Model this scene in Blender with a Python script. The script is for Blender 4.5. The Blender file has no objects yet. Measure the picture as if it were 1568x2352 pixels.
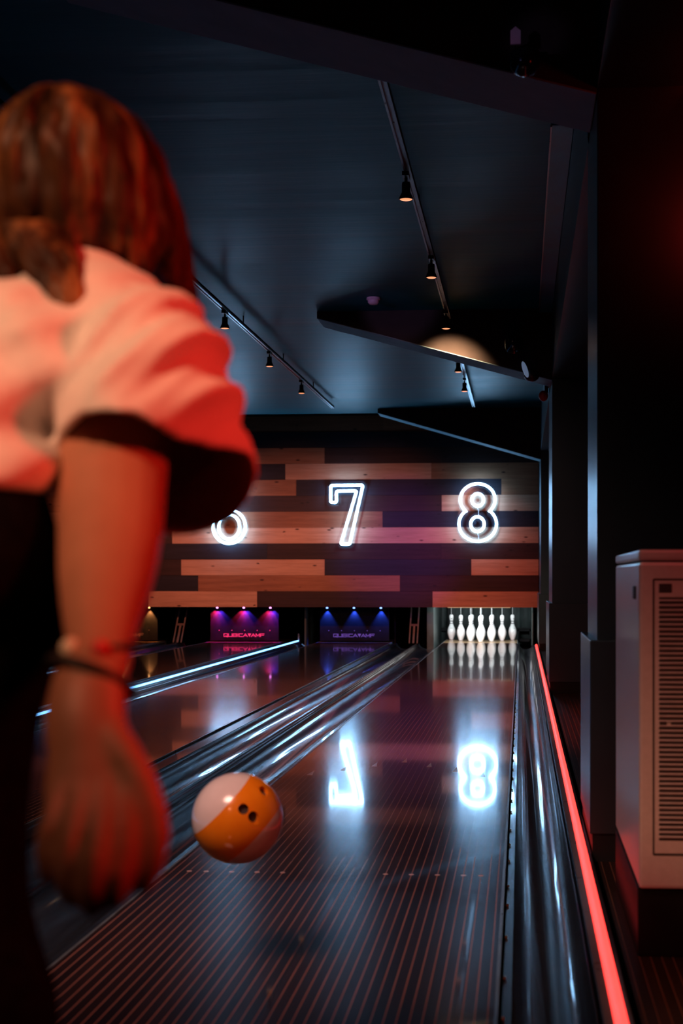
import bpy, bmesh, math, random
from mathutils import Vector, Matrix
random.seed(8)
PI = math.pi
SC = bpy.context.scene
COL = SC.collection

# ------------------------------------------------------------------ camera
CAM_H = 0.925
cd = bpy.data.cameras.new('camera'); cam = bpy.data.objects.new('camera', cd); COL.objects.link(cam)
cam.location = (0, 0, CAM_H)
cam.rotation_euler = (PI/2, 0, 0.0762)
cd.sensor_fit = 'VERTICAL'; cd.sensor_width = 24.0; cd.sensor_height = 36.0
cd.lens = 50.18
cd.shift_x = -0.06885; cd.shift_y = 0.06443
cd.clip_start = 0.02; cd.clip_end = 200
cd.dof.use_dof = True; cd.dof.focus_distance = 8.0; cd.dof.aperture_fstop = 4.2
SC.camera = cam

# ------------------------------------------------------------------ view, world
SC.view_settings.view_transform = 'Standard'; SC.view_settings.look = 'None'
SC.view_settings.exposure = 0.0; SC.view_settings.gamma = 1.0
SC.view_settings.use_curve_mapping = False
try:
    SC.cycles.use_denoising = True
    SC.cycles.sample_clamp_indirect = 4.0
    SC.cycles.caustics_reflective = False; SC.cycles.caustics_refractive = False
    SC.cycles.max_bounces = 8
except Exception: pass
W = bpy.data.worlds.new('world'); SC.world = W; W.use_nodes = True
W.node_tree.nodes['Background'].inputs[0].default_value = (0.10, 0.14, 0.22, 1)
W.node_tree.nodes['Background'].inputs[1].default_value = 0.0025

def aim(o, target):
    d = Vector(target) - o.location
    o.rotation_euler = d.to_track_quat('-Z', 'Y').to_euler()
def area(name, loc, target, size, power, color, size_y=None, spread=PI):
    l = bpy.data.lights.new(name, 'AREA'); l.energy = power; l.color = color; l.size = size
    if size_y: l.shape = 'RECTANGLE'; l.size_y = size_y
    l.spread = spread
    o = bpy.data.objects.new(name, l); COL.objects.link(o); o.location = loc; aim(o, target); return o
def spot(name, loc, target, power, color, angle=60, blend=0.8, radius=0.02):
    l = bpy.data.lights.new(name, 'SPOT'); l.energy = power; l.color = color
    l.spot_size = math.radians(angle); l.spot_blend = blend; l.shadow_soft_size = radius
    o = bpy.data.objects.new(name, l); COL.objects.link(o); o.location = loc; aim(o, target); return o

# room lamps around the photographer, plus unseen spots added to brighten single places
spot('red_wash_lamp', (0.93, 1.0, 1.62), (-0.35, 1.45, 0.98), 52, (1.0, 0.030, 0.018), 96, 1.0, 0.12)
spot('red_side_lamp', (0.75, 1.2, 2.75), (0.60, 3.5, 0.45), 40, (1.0, 0.06, 0.06), 34, 0.8, 0.14)
spot('warm_ceiling_lamp', (-1.35, -0.7, 2.8), (-0.44, 1.40, 1.18), 300, (1.0, 0.42, 0.22), 27, 1.0, 0.12)
spot('added_lane_light', (-1.5, 1.9, 2.95), (-1.0, 4.9, 0.0), 600, (1.0, 0.50, 0.40), 56, 1.0, 0.6)  # unseen spot added to bring up the near lane boards and the ball
for wx in (-5.6, -4.4, -3.2, -2.05):
    spot('added_warm_wall_light', (wx, 16.8, 2.98), (wx, 20.0, 1.05), 200, (1.0, 0.29, 0.17), 62, 1.0, 0.05)  # unseen spots added to brighten the planks, no fixtures modelled
spot('added_warm_wall_light', (-0.75, 18.72, 2.9), (-0.70, 20.0, 0.75), 85, (1.0, 0.29, 0.17), 74, 1.0, 0.08)  # extra spot added behind the far bracket for the right-hand planks
for wy in (5.6, 9.8):
    spot('added_lane_light', (-1.5, wy, 2.95), (-1.1, wy+4.6, 0.0), 330, (1.0, 0.36, 0.27), 66, 1.0, 0.5)  # further added spots carry the lane light towards the pins
spot('added_warm_floor_light', (0.62, 3.28, 2.9), (0.42, 2.9, 0.0), 55, (1.0, 0.50, 0.25), 26, 1.0, 0.1)  # unseen spot added to warm the floor boards before the cabinet
spot('added_recess_light', (0.80, 8.6, 2.45), (0.50, 9.0, 0.0), 190, (1.0, 0.13, 0.08), 75, 1.0, 0.1)  # unseen spot added to redden the floor between the pillars
spot('violet_detector_lamp', (-3.4, 3.2, 2.0), (-1.14, 11.0, 3.06), 260, (0.8, 0.45, 1.0), 4.5, 0.6, 0.05)
spot('added_tag_light', (-1.4, 2.4, 2.2), (-0.018, 4.62, 2.685), 9, (0.8, 0.5, 1.0), 4.0, 0.6, 0.03)  # narrow spot added only to pick out the camera tag
spot('red_corner_lamp', (0.80, 3.85, 2.28), (0.72, 4.74, 2.30), 5, (1.0, 0.02, 0.01), 100, 1.0, 0.05)
spot('added_red_wall_light', (-1.3, 13.2, 2.5), (-0.55, 20.0, 0.62), 420, (1.0, 0.07, 0.02), 22, 1.0, 0.2)  # unseen spot added to redden the lower right planks
spot('purple_stage_lamp', (-1.2, 13.4, 2.9), (-1.72, 20.0, 1.35), 900, (0.15, 0.05, 1.0), 19, 1.0, 0.1)

# ------------------------------------------------------------------ materials
def M(name, base=(0.5, 0.5, 0.5), rough=0.5, metal=0.0, spec=0.5, coat=0.0, coat_rough=0.03, emit=None, strength=0.0, sheen=0.0):
    m = bpy.data.materials.new(name); m.use_nodes = True
    b = m.node_tree.nodes['Principled BSDF']
    b.inputs['Base Color'].default_value = (*base, 1); b.inputs['Roughness'].default_value = rough
    b.inputs['Metallic'].default_value = metal; b.inputs['Specular IOR Level'].default_value = spec
    b.inputs['Coat Weight'].default_value = coat; b.inputs['Coat Roughness'].default_value = coat_rough
    b.inputs['Sheen Weight'].default_value = sheen
    if emit:
        b.inputs['Emission Color'].default_value = (*emit, 1); b.inputs['Emission Strength'].default_value = strength
    return m
class NT:
    def __init__(s, m): s.t = m.node_tree; s.b = s.t.nodes['Principled BSDF']
    def n(s, typ, **kw):
        x = s.t.nodes.new(typ)
        for k, v in kw.items():
            if k.startswith('i_'):
                key = k[2:]; key = int(key) if key.isdigit() else key.replace('_', ' ')
                x.inputs[key].default_value = v
            else: setattr(x, k, v)
        return x
    def l(s, a, b): s.t.links.new(a, b)
    def math(s, op, a, b=None, clamp=False):
        x = s.n('ShaderNodeMath', operation=op); x.use_clamp = clamp
        for i, v in enumerate((a, b)):
            if v is None: continue
            if isinstance(v, (int, float)): x.inputs[i].default_value = v
            else: s.l(v, x.inputs[i])
        return x.outputs[0]
    def mix(s, fac, c1, c2, blend='MIX'):
        x = s.n('ShaderNodeMix', data_type='RGBA', blend_type=blend)
        for idx, v in ((0, fac), (6, c1), (7, c2)):
            if isinstance(v, (int, float)): x.inputs[idx].default_value = v
            elif isinstance(v, tuple): x.inputs[idx].default_value = (*v, 1) if len(v) == 3 else v
            else: s.l(v, x.inputs[idx])
        return x.outputs[2]
    def ramp(s, fac, stops):
        x = s.n('ShaderNodeValToRGB'); s.l(fac, x.inputs[0]); e = x.color_ramp.elements
        while len(e) < len(stops): e.new(0.5)
        for el, (p, c) in zip(e, stops): el.position = p; el.color = (*c, 1) if len(c) == 3 else c
        return x.outputs[0]
    def coord(s, scale=(1, 1, 1), kind='Object', loc=(0, 0, 0)):
        tc = s.n('ShaderNodeTexCoord'); mp = s.n('ShaderNodeMapping'); mp.inputs['Scale'].default_value = scale
        mp.inputs['Location'].default_value = loc
        s.l(tc.outputs[kind], mp.inputs[0]); return mp.outputs[0]
    def noise(s, vec, scale=5, detail=4, rough=0.55):
        x = s.n('ShaderNodeTexNoise'); s.l(vec, x.inputs['Vector']); x.inputs['Scale'].default_value = scale
        x.inputs['Detail'].default_value = detail; x.inputs['Roughness'].default_value = rough; return x.outputs[0]
    def bump(s, h, strength=0.2, dist=0.01):
        x = s.n('ShaderNodeBump'); x.inputs['Strength'].default_value = strength; x.inputs['Distance'].default_value = dist
        s.l(h, x.inputs['Height']); s.l(x.outputs[0], s.b.inputs['Normal']); return x
    def out(s, sock, name): s.l(sock, s.b.inputs[name])

def speckled(name, base, rough, amount=0.25, scale=30, stretch=(1, 1, 1), rvar=0.16, **kw):
    m = M(name, base, rough, **kw); t = NT(m)
    n = t.noise(t.coord(stretch), scale, 5)
    lo = tuple(c*(1-amount) for c in base); hi = tuple(min(1, c*(1+amount)) for c in base)
    t.out(t.ramp(n, [(0.3, lo), (0.7, hi)]), 'Base Color')
    t.out(t.math('ADD', t.math('MULTIPLY', n, rvar), rough-rvar/2), 'Roughness')
    return m

BOARD = 1.0541/39
def board_material(name, base, line, line_w, rough, coat, seams=(), offset=0.0):
    m = M(name, base, rough, spec=0.10, coat=coat, coat_rough=0.04); t = NT(m)
    tc = t.n('ShaderNodeTexCoord'); sx = t.n('ShaderNodeSeparateXYZ'); t.l(tc.outputs['Object'], sx.inputs[0])
    u = t.math('DIVIDE', t.math('ADD', sx.outputs[0], 10.0*1.0541+offset), BOARD)
    fr = t.math('FRACT', u); idx = t.math('FLOOR', u)
    d = t.math('ABSOLUTE', t.math('SUBTRACT', fr, 0.5))
    mask = t.math('GREATER_THAN', d, 0.5-line_w)
    wn = t.n('ShaderNodeTexWhiteNoise', noise_dimensions='1D'); t.l(idx, wn.inputs['W'])
    g = t.noise(t.coord((60, 1.2, 1)), 1.0, 5)
    v = t.math('ADD', t.math('MULTIPLY', wn.outputs['Value'], 0.5), t.math('MULTIPLY', g, 0.9))
    bc = t.ramp(v, [(0.25, tuple(c*0.6 for c in base)), (0.95, tuple(c*1.5 for c in base))])
    worn = t.noise(t.coord((25, 0.5, 1)), 1.0, 3)
    lc = t.ramp(worn, [(0.3, tuple(c*0.75 for c in line)), (0.7, line)])
    c = t.mix(mask, bc, lc)
    for s in seams:
        sm = t.math('LESS_THAN', t.math('ABSOLUTE', t.math('SUBTRACT', sx.outputs[1], s)), 0.006)
        c = t.mix(t.math('MULTIPLY', sm, 0.6), c, tuple(x*0.9 for x in line))
    t.out(c, 'Base Color')
    sc = t.noise(t.coord((90, 3.0, 1)), 1.0, 4)
    t.out(t.math('ADD', t.math('MULTIPLY', sc, 0.05), rough-0.025), 'Roughness')
    return m

def wood(name, c_lo, c_hi, knot):
    m = M(name, c_hi, 0.62, spec=0.25); t = NT(m)
    geo = t.n('ShaderNodeNewGeometry'); rnd = geo.outputs['Random Per Island']
    tc = t.n('ShaderNodeTexCoord')
    off = t.n('ShaderNodeCombineXYZ'); t.l(t.math('MULTIPLY', rnd, 37.0), off.inputs[0]); t.l(t.math('MULTIPLY', rnd, 91.0), off.inputs[2])
    va = t.n('ShaderNodeVectorMath', operation='ADD'); t.l(tc.outputs['Object'], va.inputs[0]); t.l(off.outputs[0], va.inputs[1])
    def mp(sc):
        x = t.n('ShaderNodeMapping'); x.inputs['Scale'].default_value = sc; t.l(va.outputs[0], x.inputs[0]); return x.outputs[0]
    n1 = t.noise(mp((1.2, 1, 22)), 1.0, 6, 0.65); n2 = t.noise(mp((5, 1, 120)), 1.0, 3)
    f = t.math('ADD', t.math('MULTIPLY', n1, 0.75), t.math('MULTIPLY', n2, 0.35))
    c = t.ramp(f, [(0.32, c_lo), (0.75, c_hi)])
    vo = t.n('ShaderNodeTexVoronoi'); t.l(mp((4.2, 1, 10.5)), vo.inputs['Vector']); vo.inputs['Scale'].default_value = 1.0
    k = t.ramp(vo.outputs['Distance'], [(0.06, (1, 1, 1)), (0.17, (0, 0, 0))])
    ks = t.noise(mp((1.5, 1, 3)), 1.3, 1)
    kk = t.math('MULTIPLY', k, t.math('GREATER_THAN', ks, 0.44))
    c = t.mix(kk, c, knot)
    br = t.math('ADD', t.math('MULTIPLY', rnd, 0.5), 0.75)
    c = t.mix(1.0, c, t.ramp(br, [(0, (0, 0, 0)), (1, (1, 1, 1))]), 'MULTIPLY')
    t.out(c, 'Base Color'); t.bump(f, 0.25, 0.004)
    return m

m_lane = board_material('dark_lane_boards', (0.022, 0.011, 0.009), (0.42, 0.20, 0.15), 0.06, 0.15, 0.62, seams=(3.81, 8.9, 13.6))
m_floor = board_material('dark_floor_boards', (0.026, 0.012, 0.009), (0.20, 0.085, 0.055), 0.045, 0.34, 0.3, offset=0.01)
m_deck = speckled('worn_maple_deck', (0.22, 0.14, 0.065), 0.4, 0.3, 20, (4, 1, 1), coat=0.5)
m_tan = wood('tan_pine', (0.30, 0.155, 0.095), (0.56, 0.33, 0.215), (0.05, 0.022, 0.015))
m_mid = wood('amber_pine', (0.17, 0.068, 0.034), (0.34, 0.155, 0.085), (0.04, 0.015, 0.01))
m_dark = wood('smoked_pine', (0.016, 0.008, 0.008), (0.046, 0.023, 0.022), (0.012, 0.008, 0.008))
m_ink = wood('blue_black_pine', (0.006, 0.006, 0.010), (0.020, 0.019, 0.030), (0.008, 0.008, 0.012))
m_black = speckled('matt_black_paint', (0.010, 0.010, 0.011), 0.6, 0.3, 6, spec=0.1)
m_pillar = speckled('dark_pillar_paint', (0.018, 0.022, 0.026), 0.31, 0.15, 5, rvar=0.04, spec=1.0)
m_soffit = speckled('painted_light_soffit', (0.20, 0.36, 0.42), 0.7, 0.1, 6, spec=0.04)  # blue neon light on the bracket undersides, put into the colour
for _m in (m_pillar,): _m.node_tree.nodes['Principled BSDF'].inputs['Specular Tint'].default_value = (0.35, 0.80, 1.0, 1)
m_haunch = speckled('soot_black_board', (0.05, 0.045, 0.042), 0.75, 0.2, 4, spec=0.05)
m_bplast = speckled('gloss_black_plastic', (0.010, 0.013, 0.018), 0.22, 0.3, 9, (6, 0.6, 1), 0.02, coat=0.5, coat_rough=0.06)
m_gutter = speckled('gloss_gutter_plastic', (0.016, 0.021, 0.028), 0.26, 0.3, 8, (6, 0.5, 1), 0.02, spec=0.12, coat=0.5, coat_rough=0.045)
for _m in (m_bplast, m_gutter): _m.node_tree.nodes['Principled BSDF'].inputs['Specular Tint'].default_value = (0.25, 0.70, 1.0, 1)
m_edge = speckled('teal_grey_edge_trim', (0.10, 0.14, 0.16), 0.3, 0.2, 20, coat=0.3)
m_chrome = speckled('worn_steel', (0.62, 0.64, 0.66), 0.28, 0.15, 40, metal=1.0)
m_brass = speckled('brass_screw', (0.70, 0.42, 0.16), 0.3, 0.2, 40, metal=1.0)
m_rack = speckled('bare_wood_rail', (0.10, 0.072, 0.066), 0.6, 0.2, 30)
m_white_pin = speckled('glossy_white_pin', (0.84, 0.85, 0.84), 0.22, 0.05, 12, coat=0.6)
m_pinband = speckled('dark_red_pin_band', (0.035, 0.012, 0.03), 0.3, 0.2, 30)
m_string = speckled('pale_cord', (0.6, 0.62, 0.62), 0.7, 0.2, 60)
m_lamp = speckled('black_lamp_metal', (0.012, 0.012, 0.013), 0.4, 0.2, 30)
m_track = speckled('grey_track_metal', (0.26, 0.28, 0.30), 0.3, 0.15, 20, metal=0.7)
m_acw = speckled('off_white_enamel', (0.60, 0.585, 0.57), 0.38, 0.05, 60, coat=0.35, coat_rough=0.2)
m_acd = speckled('dark_vent_gap', (0.03, 0.028, 0.028), 0.6, 0.2, 20)
m_smoke = speckled('white_detector_plastic', (0.82, 0.66, 0.82), 0.5, 0.1, 20)
m_pit = speckled('scuffed_green_black_curtain', (0.020, 0.030, 0.029), 0.75, 0.6, 5, (3, 3, 1))
m_kick = speckled('grey_green_kickback', (0.035, 0.047, 0.044), 0.5, 0.3, 8)
m_panel = speckled('black_sweep_face', (0.010, 0.009, 0.010), 0.6, 0.25, 10, spec=0.05)

m_ceiling = M('blue_black_ceiling_paint', (0.05, 0.085, 0.11), 0.5, spec=0.08)
m_ceiling.node_tree.nodes['Principled BSDF'].inputs['Specular Tint'].default_value = (0.25, 0.80, 1.0, 1)
_t = NT(m_ceiling)
_n = _t.noise(_t.coord((0.25, 3.2, 1)), 1.0, 6, 0.6)
_t.out(_t.ramp(_n, [(0.25, (0.003, 0.085, 0.115)), (0.75, (0.008, 0.15, 0.19))]), 'Base Color')
_t.out(_t.math('ADD', _t.math('MULTIPLY', _n, 0.2), 0.34), 'Roughness'); _t.bump(_n, 0.35, 0.02)

def emitter(name, color, strength, ribs=None):
    m = M(name, (0.02, 0.02, 0.02), 0.4, emit=color, strength=strength)
    t = NT(m)
    v = t.noise(t.coord((3, 3, 3)), 2.0, 2)
    s = t.math('MULTIPLY', t.math('ADD', t.math('MULTIPLY', v, 0.2), 0.9), strength)
    if ribs:
        tc = t.n('ShaderNodeTexCoord'); sx = t.n('ShaderNodeSeparateXYZ'); t.l(tc.outputs['Object'], sx.inputs[0])
        w = t.math('ADD', t.math('MULTIPLY', t.math('SINE', t.math('MULTIPLY', sx.outputs[1], 2*PI/ribs)), 0.28), 1.0)
        s = t.math('MULTIPLY', s, w)
    t.out(s, 'Emission Strength'); return m
m_neon = emitter('white_blue_neon', (0.30, 0.62, 1.0), 38)
m_redled = emitter('red_led_diffuser', (1.0, 0.042, 0.035), 3.1, 0.0085)
m_blueled = emitter('blue_led_tube', (0.16, 0.46, 1.0), 5.0)
m_bulb = emitter('warm_bulb', (1.0, 0.36, 0.16), 1.2)
m_pinlamp = emitter('warm_edge_of_pin_lamp', (1.0, 0.62, 0.36), 0.9)
m_ledp = emitter('pink_led', (1.0, 0.25, 0.95), 5); m_ledb = emitter('blue_led', (0.16, 0.30, 1.0), 5); m_leda = emitter('amber_led', (1.0, 0.45, 0.15), 4)
m_logop = emitter('pink_logo_painted_glow', (1.0, 0.03, 0.14), 1.2); m_logob = emitter('violet_logo_painted_glow', (0.16, 0.07, 0.42), 0.75); m_logoa = emitter('dim_red_logo_painted_glow', (0.5, 0.08, 0.03), 0.35)  # lettering is no lamp: light falling on it is put into its emission
m_lens = M('pale_blue_lens', (0.45, 0.55, 0.75), 0.25, emit=(0.35, 0.5, 0.8), strength=0.22)

m_acrylic = bpy.data.materials.new('clear_acrylic'); m_acrylic.use_nodes = True
_nt = m_acrylic.node_tree; _nt.nodes.clear()
_o = _nt.nodes.new('ShaderNodeOutputMaterial'); _mx = _nt.nodes.new('ShaderNodeMixShader'); _tr = _nt.nodes.new('ShaderNodeBsdfTransparent'); _gl = _nt.nodes.new('ShaderNodeBsdfGlossy')
_fr = _nt.nodes.new('ShaderNodeFresnel'); _fr.inputs[0].default_value = 1.45
_tr.inputs[0].default_value = (0.93, 0.95, 0.96, 1); _gl.inputs['Roughness'].default_value = 0.05
_nt.links.new(_fr.outputs[0], _mx.inputs[0]); _nt.links.new(_tr.outputs[0], _mx.inputs[1]); _nt.links.new(_gl.outputs[0], _mx.inputs[2]); _nt.links.new(_mx.outputs[0], _o.inputs[0])

m_skin = speckled('skin', (0.40, 0.175, 0.105), 0.5, 0.08, 14)
m_skin.node_tree.nodes['Principled BSDF'].inputs['Subsurface Weight'].default_value = 0.08
m_skin.node_tree.nodes['Principled BSDF'].inputs['Subsurface Radius'].default_value = (0.02, 0.008, 0.004)
m_shirt = speckled('white_cotton', (0.80, 0.76, 0.74), 0.85, 0.05, 90, sheen=0.1)
m_trouser = speckled('black_denim', (0.006, 0.006, 0.007), 0.9, 0.3, 60, spec=0.0)
m_shoe = speckled('two_tone_shoe_leather', (0.25, 0.06, 0.05), 0.4, 0.3, 12)
m_sole = speckled('pale_sole', (0.5, 0.46, 0.4), 0.6, 0.1, 12)
m_hair = M('brown_hair_with_blond_streaks', (0.1, 0.04, 0.02), 0.5, spec=0.22); _t = NT(m_hair)
_w = _t.noise(_t.coord((26, 26, 3.2)), 1.0, 5, 0.6)
_t.out(_t.ramp(_w, [(0.36, (0.008, 0.003, 0.002)), (0.52, (0.055, 0.020, 0.007)), (0.70, (0.30, 0.13, 0.045))]), 'Base Color')
_t.bump(_w, 0.6, 0.01)
m_beadw = speckled('cream_bead', (0.75, 0.66, 0.50), 0.35, 0.1, 30)
m_beadr = speckled('red_bead', (0.65, 0.03, 0.03), 0.3, 0.1, 30)
m_band = speckled('dark_wrist_band', (0.02, 0.015, 0.014), 0.5, 0.2, 40)
m_eye = speckled('eye_white', (0.7, 0.68, 0.65), 0.2, 0.05, 20)

# ------------------------------------------------------------------ mesh helpers
ORG = {}
class MB:
    def __init__(s): s.v = []; s.f = []; s.m = []
    def add(s, vs, fs, mi=0):
        o = len(s.v); s.v += [tuple(v) for v in vs]; s.f += [tuple(i+o for i in f) for f in fs]; s.m += [mi]*len(fs); return s
    def box(s, x0, x1, y0, y1, z0, z1, mi=0):
        return s.add([(x0,y0,z0),(x1,y0,z0),(x1,y1,z0),(x0,y1,z0),(x0,y0,z1),(x1,y0,z1),(x1,y1,z1),(x0,y1,z1)],
                     [(3,2,1,0),(4,5,6,7),(0,1,5,4),(1,2,6,5),(2,3,7,6),(3,0,4,7)], mi)
    def loft(s, rings, cap=True, mi=0, close=True):
        n = len(rings[0]); vs = [p for r in rings for p in r]; fs = []
        for i in range(len(rings)-1):
            for j in range(n if close else n-1):
                k = (j+1) % n; fs.append((i*n+j, i*n+k, (i+1)*n+k, (i+1)*n+j))
        if cap and close:
            fs.append(tuple(range(n-1, -1, -1))); fs.append(tuple((len(rings)-1)*n+j for j in range(n)))
        return s.add(vs, fs, mi)
    def tube(s, path, r, n=10, closed=False, cap=True, mi=0):
        P = [Vector(p) for p in path]; N = len(P); rings = []
        rr = r if isinstance(r, (list, tuple)) else [r]*N
        up = Vector((0, 0, 1)); prev = None
        for i in range(N):
            t = (P[(i+1) % N]-P[i-1]) if closed else (P[min(i+1, N-1)]-P[max(i-1, 0)])
            t.normalize()
            if prev is None:
                a = t.cross(up)
                if a.length < 1e-3: a = t.cross(Vector((0, 1, 0)))
            else: a = prev - t*prev.dot(t)
            a.normalize(); prev = a; b = t.cross(a)
            rings.append([P[i]+(a*math.cos(q)+b*math.sin(q))*rr[i] for q in [2*PI*j/n for j in range(n)]])
        if closed: rings.append(rings[0]); return s.loft(rings, cap=False, mi=mi)
        return s.loft(rings, cap=cap, mi=mi)
    def lathe(s, prof, c=(0, 0, 0), n=28, mi=0):
        rings = [[(c[0]+r*math.cos(2*PI*j/n), c[1]+r*math.sin(2*PI*j/n), c[2]+z) for j in range(n)] for r, z in prof]
        return s.loft(rings, True, mi)
    def prism(s, poly, a, b, axis='y', mi=0):
        def p(u, w, t): return (u, t, w) if axis == 'y' else ((t, u, w) if axis == 'x' else (u, w, t))
        n = len(poly); vs = [p(u, w, a) for u, w in poly]+[p(u, w, b) for u, w in poly]
        fs = [tuple(range(n)), tuple(range(2*n-1, n-1, -1))]+[(i, i+n, (i+1) % n+n, (i+1) % n) for i in range(n)]
        return s.add(vs, fs, mi)
    def ell(s, c, r, n=20, m=12, rot=None, mi=0):
        vs = []; c = Vector(c)
        R = rot or Matrix.Identity(3)
        for i in range(1, m):
            th = PI*i/m
            for j in range(n):
                ph = 2*PI*j/n
                vs.append(c + R @ Vector((r[0]*math.sin(th)*math.cos(ph), r[1]*math.sin(th)*math.sin(ph), r[2]*math.cos(th))))
        top = len(vs); vs.append(c+R @ Vector((0, 0, r[2]))); bot = len(vs); vs.append(c-R @ Vector((0, 0, r[2])))
        fs = [(i*n+j, i*n+(j+1) % n, (i+1)*n+(j+1) % n, (i+1)*n+j) for i in range(m-2) for j in range(n)]
        fs += [(top, (j+1) % n, j) for j in range(n)]+[(bot, (m-2)*n+j, (m-2)*n+(j+1) % n) for j in range(n)]
        return s.add(vs, fs, mi)
    def build(s, name, mats, parent=None, loc=(0, 0, 0), smooth=False, bevel=0.0, local=False, fix=True):
        mats = mats if isinstance(mats, (list, tuple)) else [mats]
        po = Vector(ORG.get(parent.name, (0, 0, 0))) if parent else Vector((0, 0, 0))
        o0 = po+Vector(loc) if parent else Vector(loc)
        me = bpy.data.meshes.new(name)
        sub = Vector((0, 0, 0)) if local else o0
        me.from_pydata([tuple(Vector(v)-sub) for v in s.v], [], s.f)
        for m in mats: me.materials.append(m)
        for p, i in zip(me.polygons, s.m): p.material_index = i
        if fix:
            bm = bmesh.new(); bm.from_mesh(me); bmesh.ops.recalc_face_normals(bm, faces=bm.faces); bm.to_mesh(me); bm.free()
        if smooth:
            for p in me.polygons: p.use_smooth = True
            try: me.set_sharp_from_angle(angle=math.radians(50))
            except Exception: pass
        o = bpy.data.objects.new(name, me); COL.objects.link(o); o.location = loc
        if parent: o.parent = parent
        ORG[o.name] = tuple(o0)
        if bevel:
            b = o.modifiers.new('bevel', 'BEVEL'); b.width = bevel; b.segments = 2; b.limit_method = 'ANGLE'
        return o
def tag(o, label=None, cat=None, group=None, kind=None):
    if label: o['label'] = label
    if cat: o['category'] = cat
    if group: o['group'] = group
    if kind: o['kind'] = kind
    return o
def thing(name, label, cat, loc=(0, 0, 0), group=None, kind=None):
    o = bpy.data.objects.new(name, None); COL.objects.link(o); o.location = loc; o.empty_display_size = 0.1
    ORG[o.name] = tuple(loc); return tag(o, label, cat, group, kind)
def copy_tree(o, parent=None):
    c = o.copy(); COL.objects.link(c)
    if parent: c.parent = parent
    for ch in [x for x in bpy.data.objects if x.parent == o]: copy_tree(ch, c)
    return c
def catmull(P, n, closed=False):
    P = [Vector(p) for p in P]; N = len(P); out = []
    for i in range(N if closed else N-1):
        p1, p2 = P[i], P[(i+1) % N]
        p0 = P[i-1] if (closed or i > 0) else p1*2-p2
        p3 = P[(i+2) % N] if (closed or i+2 < N) else p2*2-p1
        for k in range(n):
            t = k/n
            out.append(0.5*((2*p1)+(p2-p0)*t+(2*p0-5*p1+4*p2-p3)*t*t+(3*p1-p0-3*p2+p3)*t**3))
    if not closed: out.append(P[-1])
    return out

# ------------------------------------------------------------------ the setting
FOUL = 2.308; TAIL = 21.5; WALL_Y = 20.0; CEIL = 3.1; PX = 0.25
b = MB()
b.add([(-8, -4, 0), (PX, -4, 0), (PX, FOUL, 0), (-8, FOUL, 0)], [(0, 1, 2, 3)])
b.add([(PX, -4, 0), (2.2, -4, 0), (2.2, 24, 0), (PX, 24, 0)], [(0, 1, 2, 3)])
b.add([(-8, FOUL, -0.16), (PX, FOUL, -0.16), (PX, 24, -0.16), (-8, 24, -0.16)], [(0, 1, 2, 3)], 1)
b.add([(-8, FOUL, 0), (PX, FOUL, 0), (PX, FOUL, -0.16), (-8, FOUL, -0.16)], [(0, 1, 2, 3)], 1)
b.add([(PX, FOUL, 0), (PX, 24, 0), (PX, 24, -0.16), (PX, FOUL, -0.16)], [(0, 1, 2, 3)], 1)
tag(b.build('floor', [m_floor, m_black]), 'dark board floor of the approach and the walkway right of the lanes', 'floor', kind='structure')
b = MB(); b.box(-8, 2.2, -4, 18.75, CEIL, CEIL+0.06)
tag(b.build('ceiling', m_ceiling), 'blue-black ceiling with faint cross streaks', 'ceiling', kind='structure')
b = MB(); b.box(-8, 2.2, 18.75, 24, 3.75, 3.8); b.box(-8, 2.2, 18.72, 18.75, 3.16, 3.8)
tag(b.build('trim_1', m_black), 'black recess above the end of the ceiling', 'soffit', kind='structure')
b = MB(); b.box(-8.1, -8, -4, 24, -0.2, 3.8); tag(b.build('wall_left', m_black), 'dark wall on the far left', 'wall', kind='structure')
b = MB(); b.box(1.05, 1.15, -4, 24, 0, 3.1); tag(b.build('wall_right', m_pillar), 'dark wall behind the pillars', 'wall', kind='structure')
b = MB(); b.box(-8, 2.2, -4.1, -4, 0, 3.1); tag(b.build('wall_front', m_black), 'dark wall behind the photographer', 'wall', kind='structure')
b = MB(); b.box(-8, 1.05, 23.0, 23.1, -0.2, 3.8); tag(b.build('wall_rear', m_black), 'black wall closing the machine room', 'wall', kind='structure')

# plank wall over the lane ends
PITCH = 0.2252; Z0 = 0.512; XR = 0.243; XL = -7.98
T_, A_, D_, I_ = 0, 1, 2, 3
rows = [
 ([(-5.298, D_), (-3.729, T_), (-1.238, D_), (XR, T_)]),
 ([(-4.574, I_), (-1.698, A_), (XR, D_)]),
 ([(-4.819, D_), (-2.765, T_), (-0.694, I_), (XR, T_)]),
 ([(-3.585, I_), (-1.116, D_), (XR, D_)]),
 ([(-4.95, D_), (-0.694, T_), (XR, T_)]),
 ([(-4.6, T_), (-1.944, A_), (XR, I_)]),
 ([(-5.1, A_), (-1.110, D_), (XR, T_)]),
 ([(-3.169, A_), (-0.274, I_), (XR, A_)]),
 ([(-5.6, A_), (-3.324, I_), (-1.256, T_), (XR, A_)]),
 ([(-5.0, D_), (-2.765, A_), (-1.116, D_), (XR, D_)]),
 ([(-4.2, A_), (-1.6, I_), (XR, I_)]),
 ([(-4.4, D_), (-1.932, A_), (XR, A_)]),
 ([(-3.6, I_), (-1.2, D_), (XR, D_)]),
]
b = MB()
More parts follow.
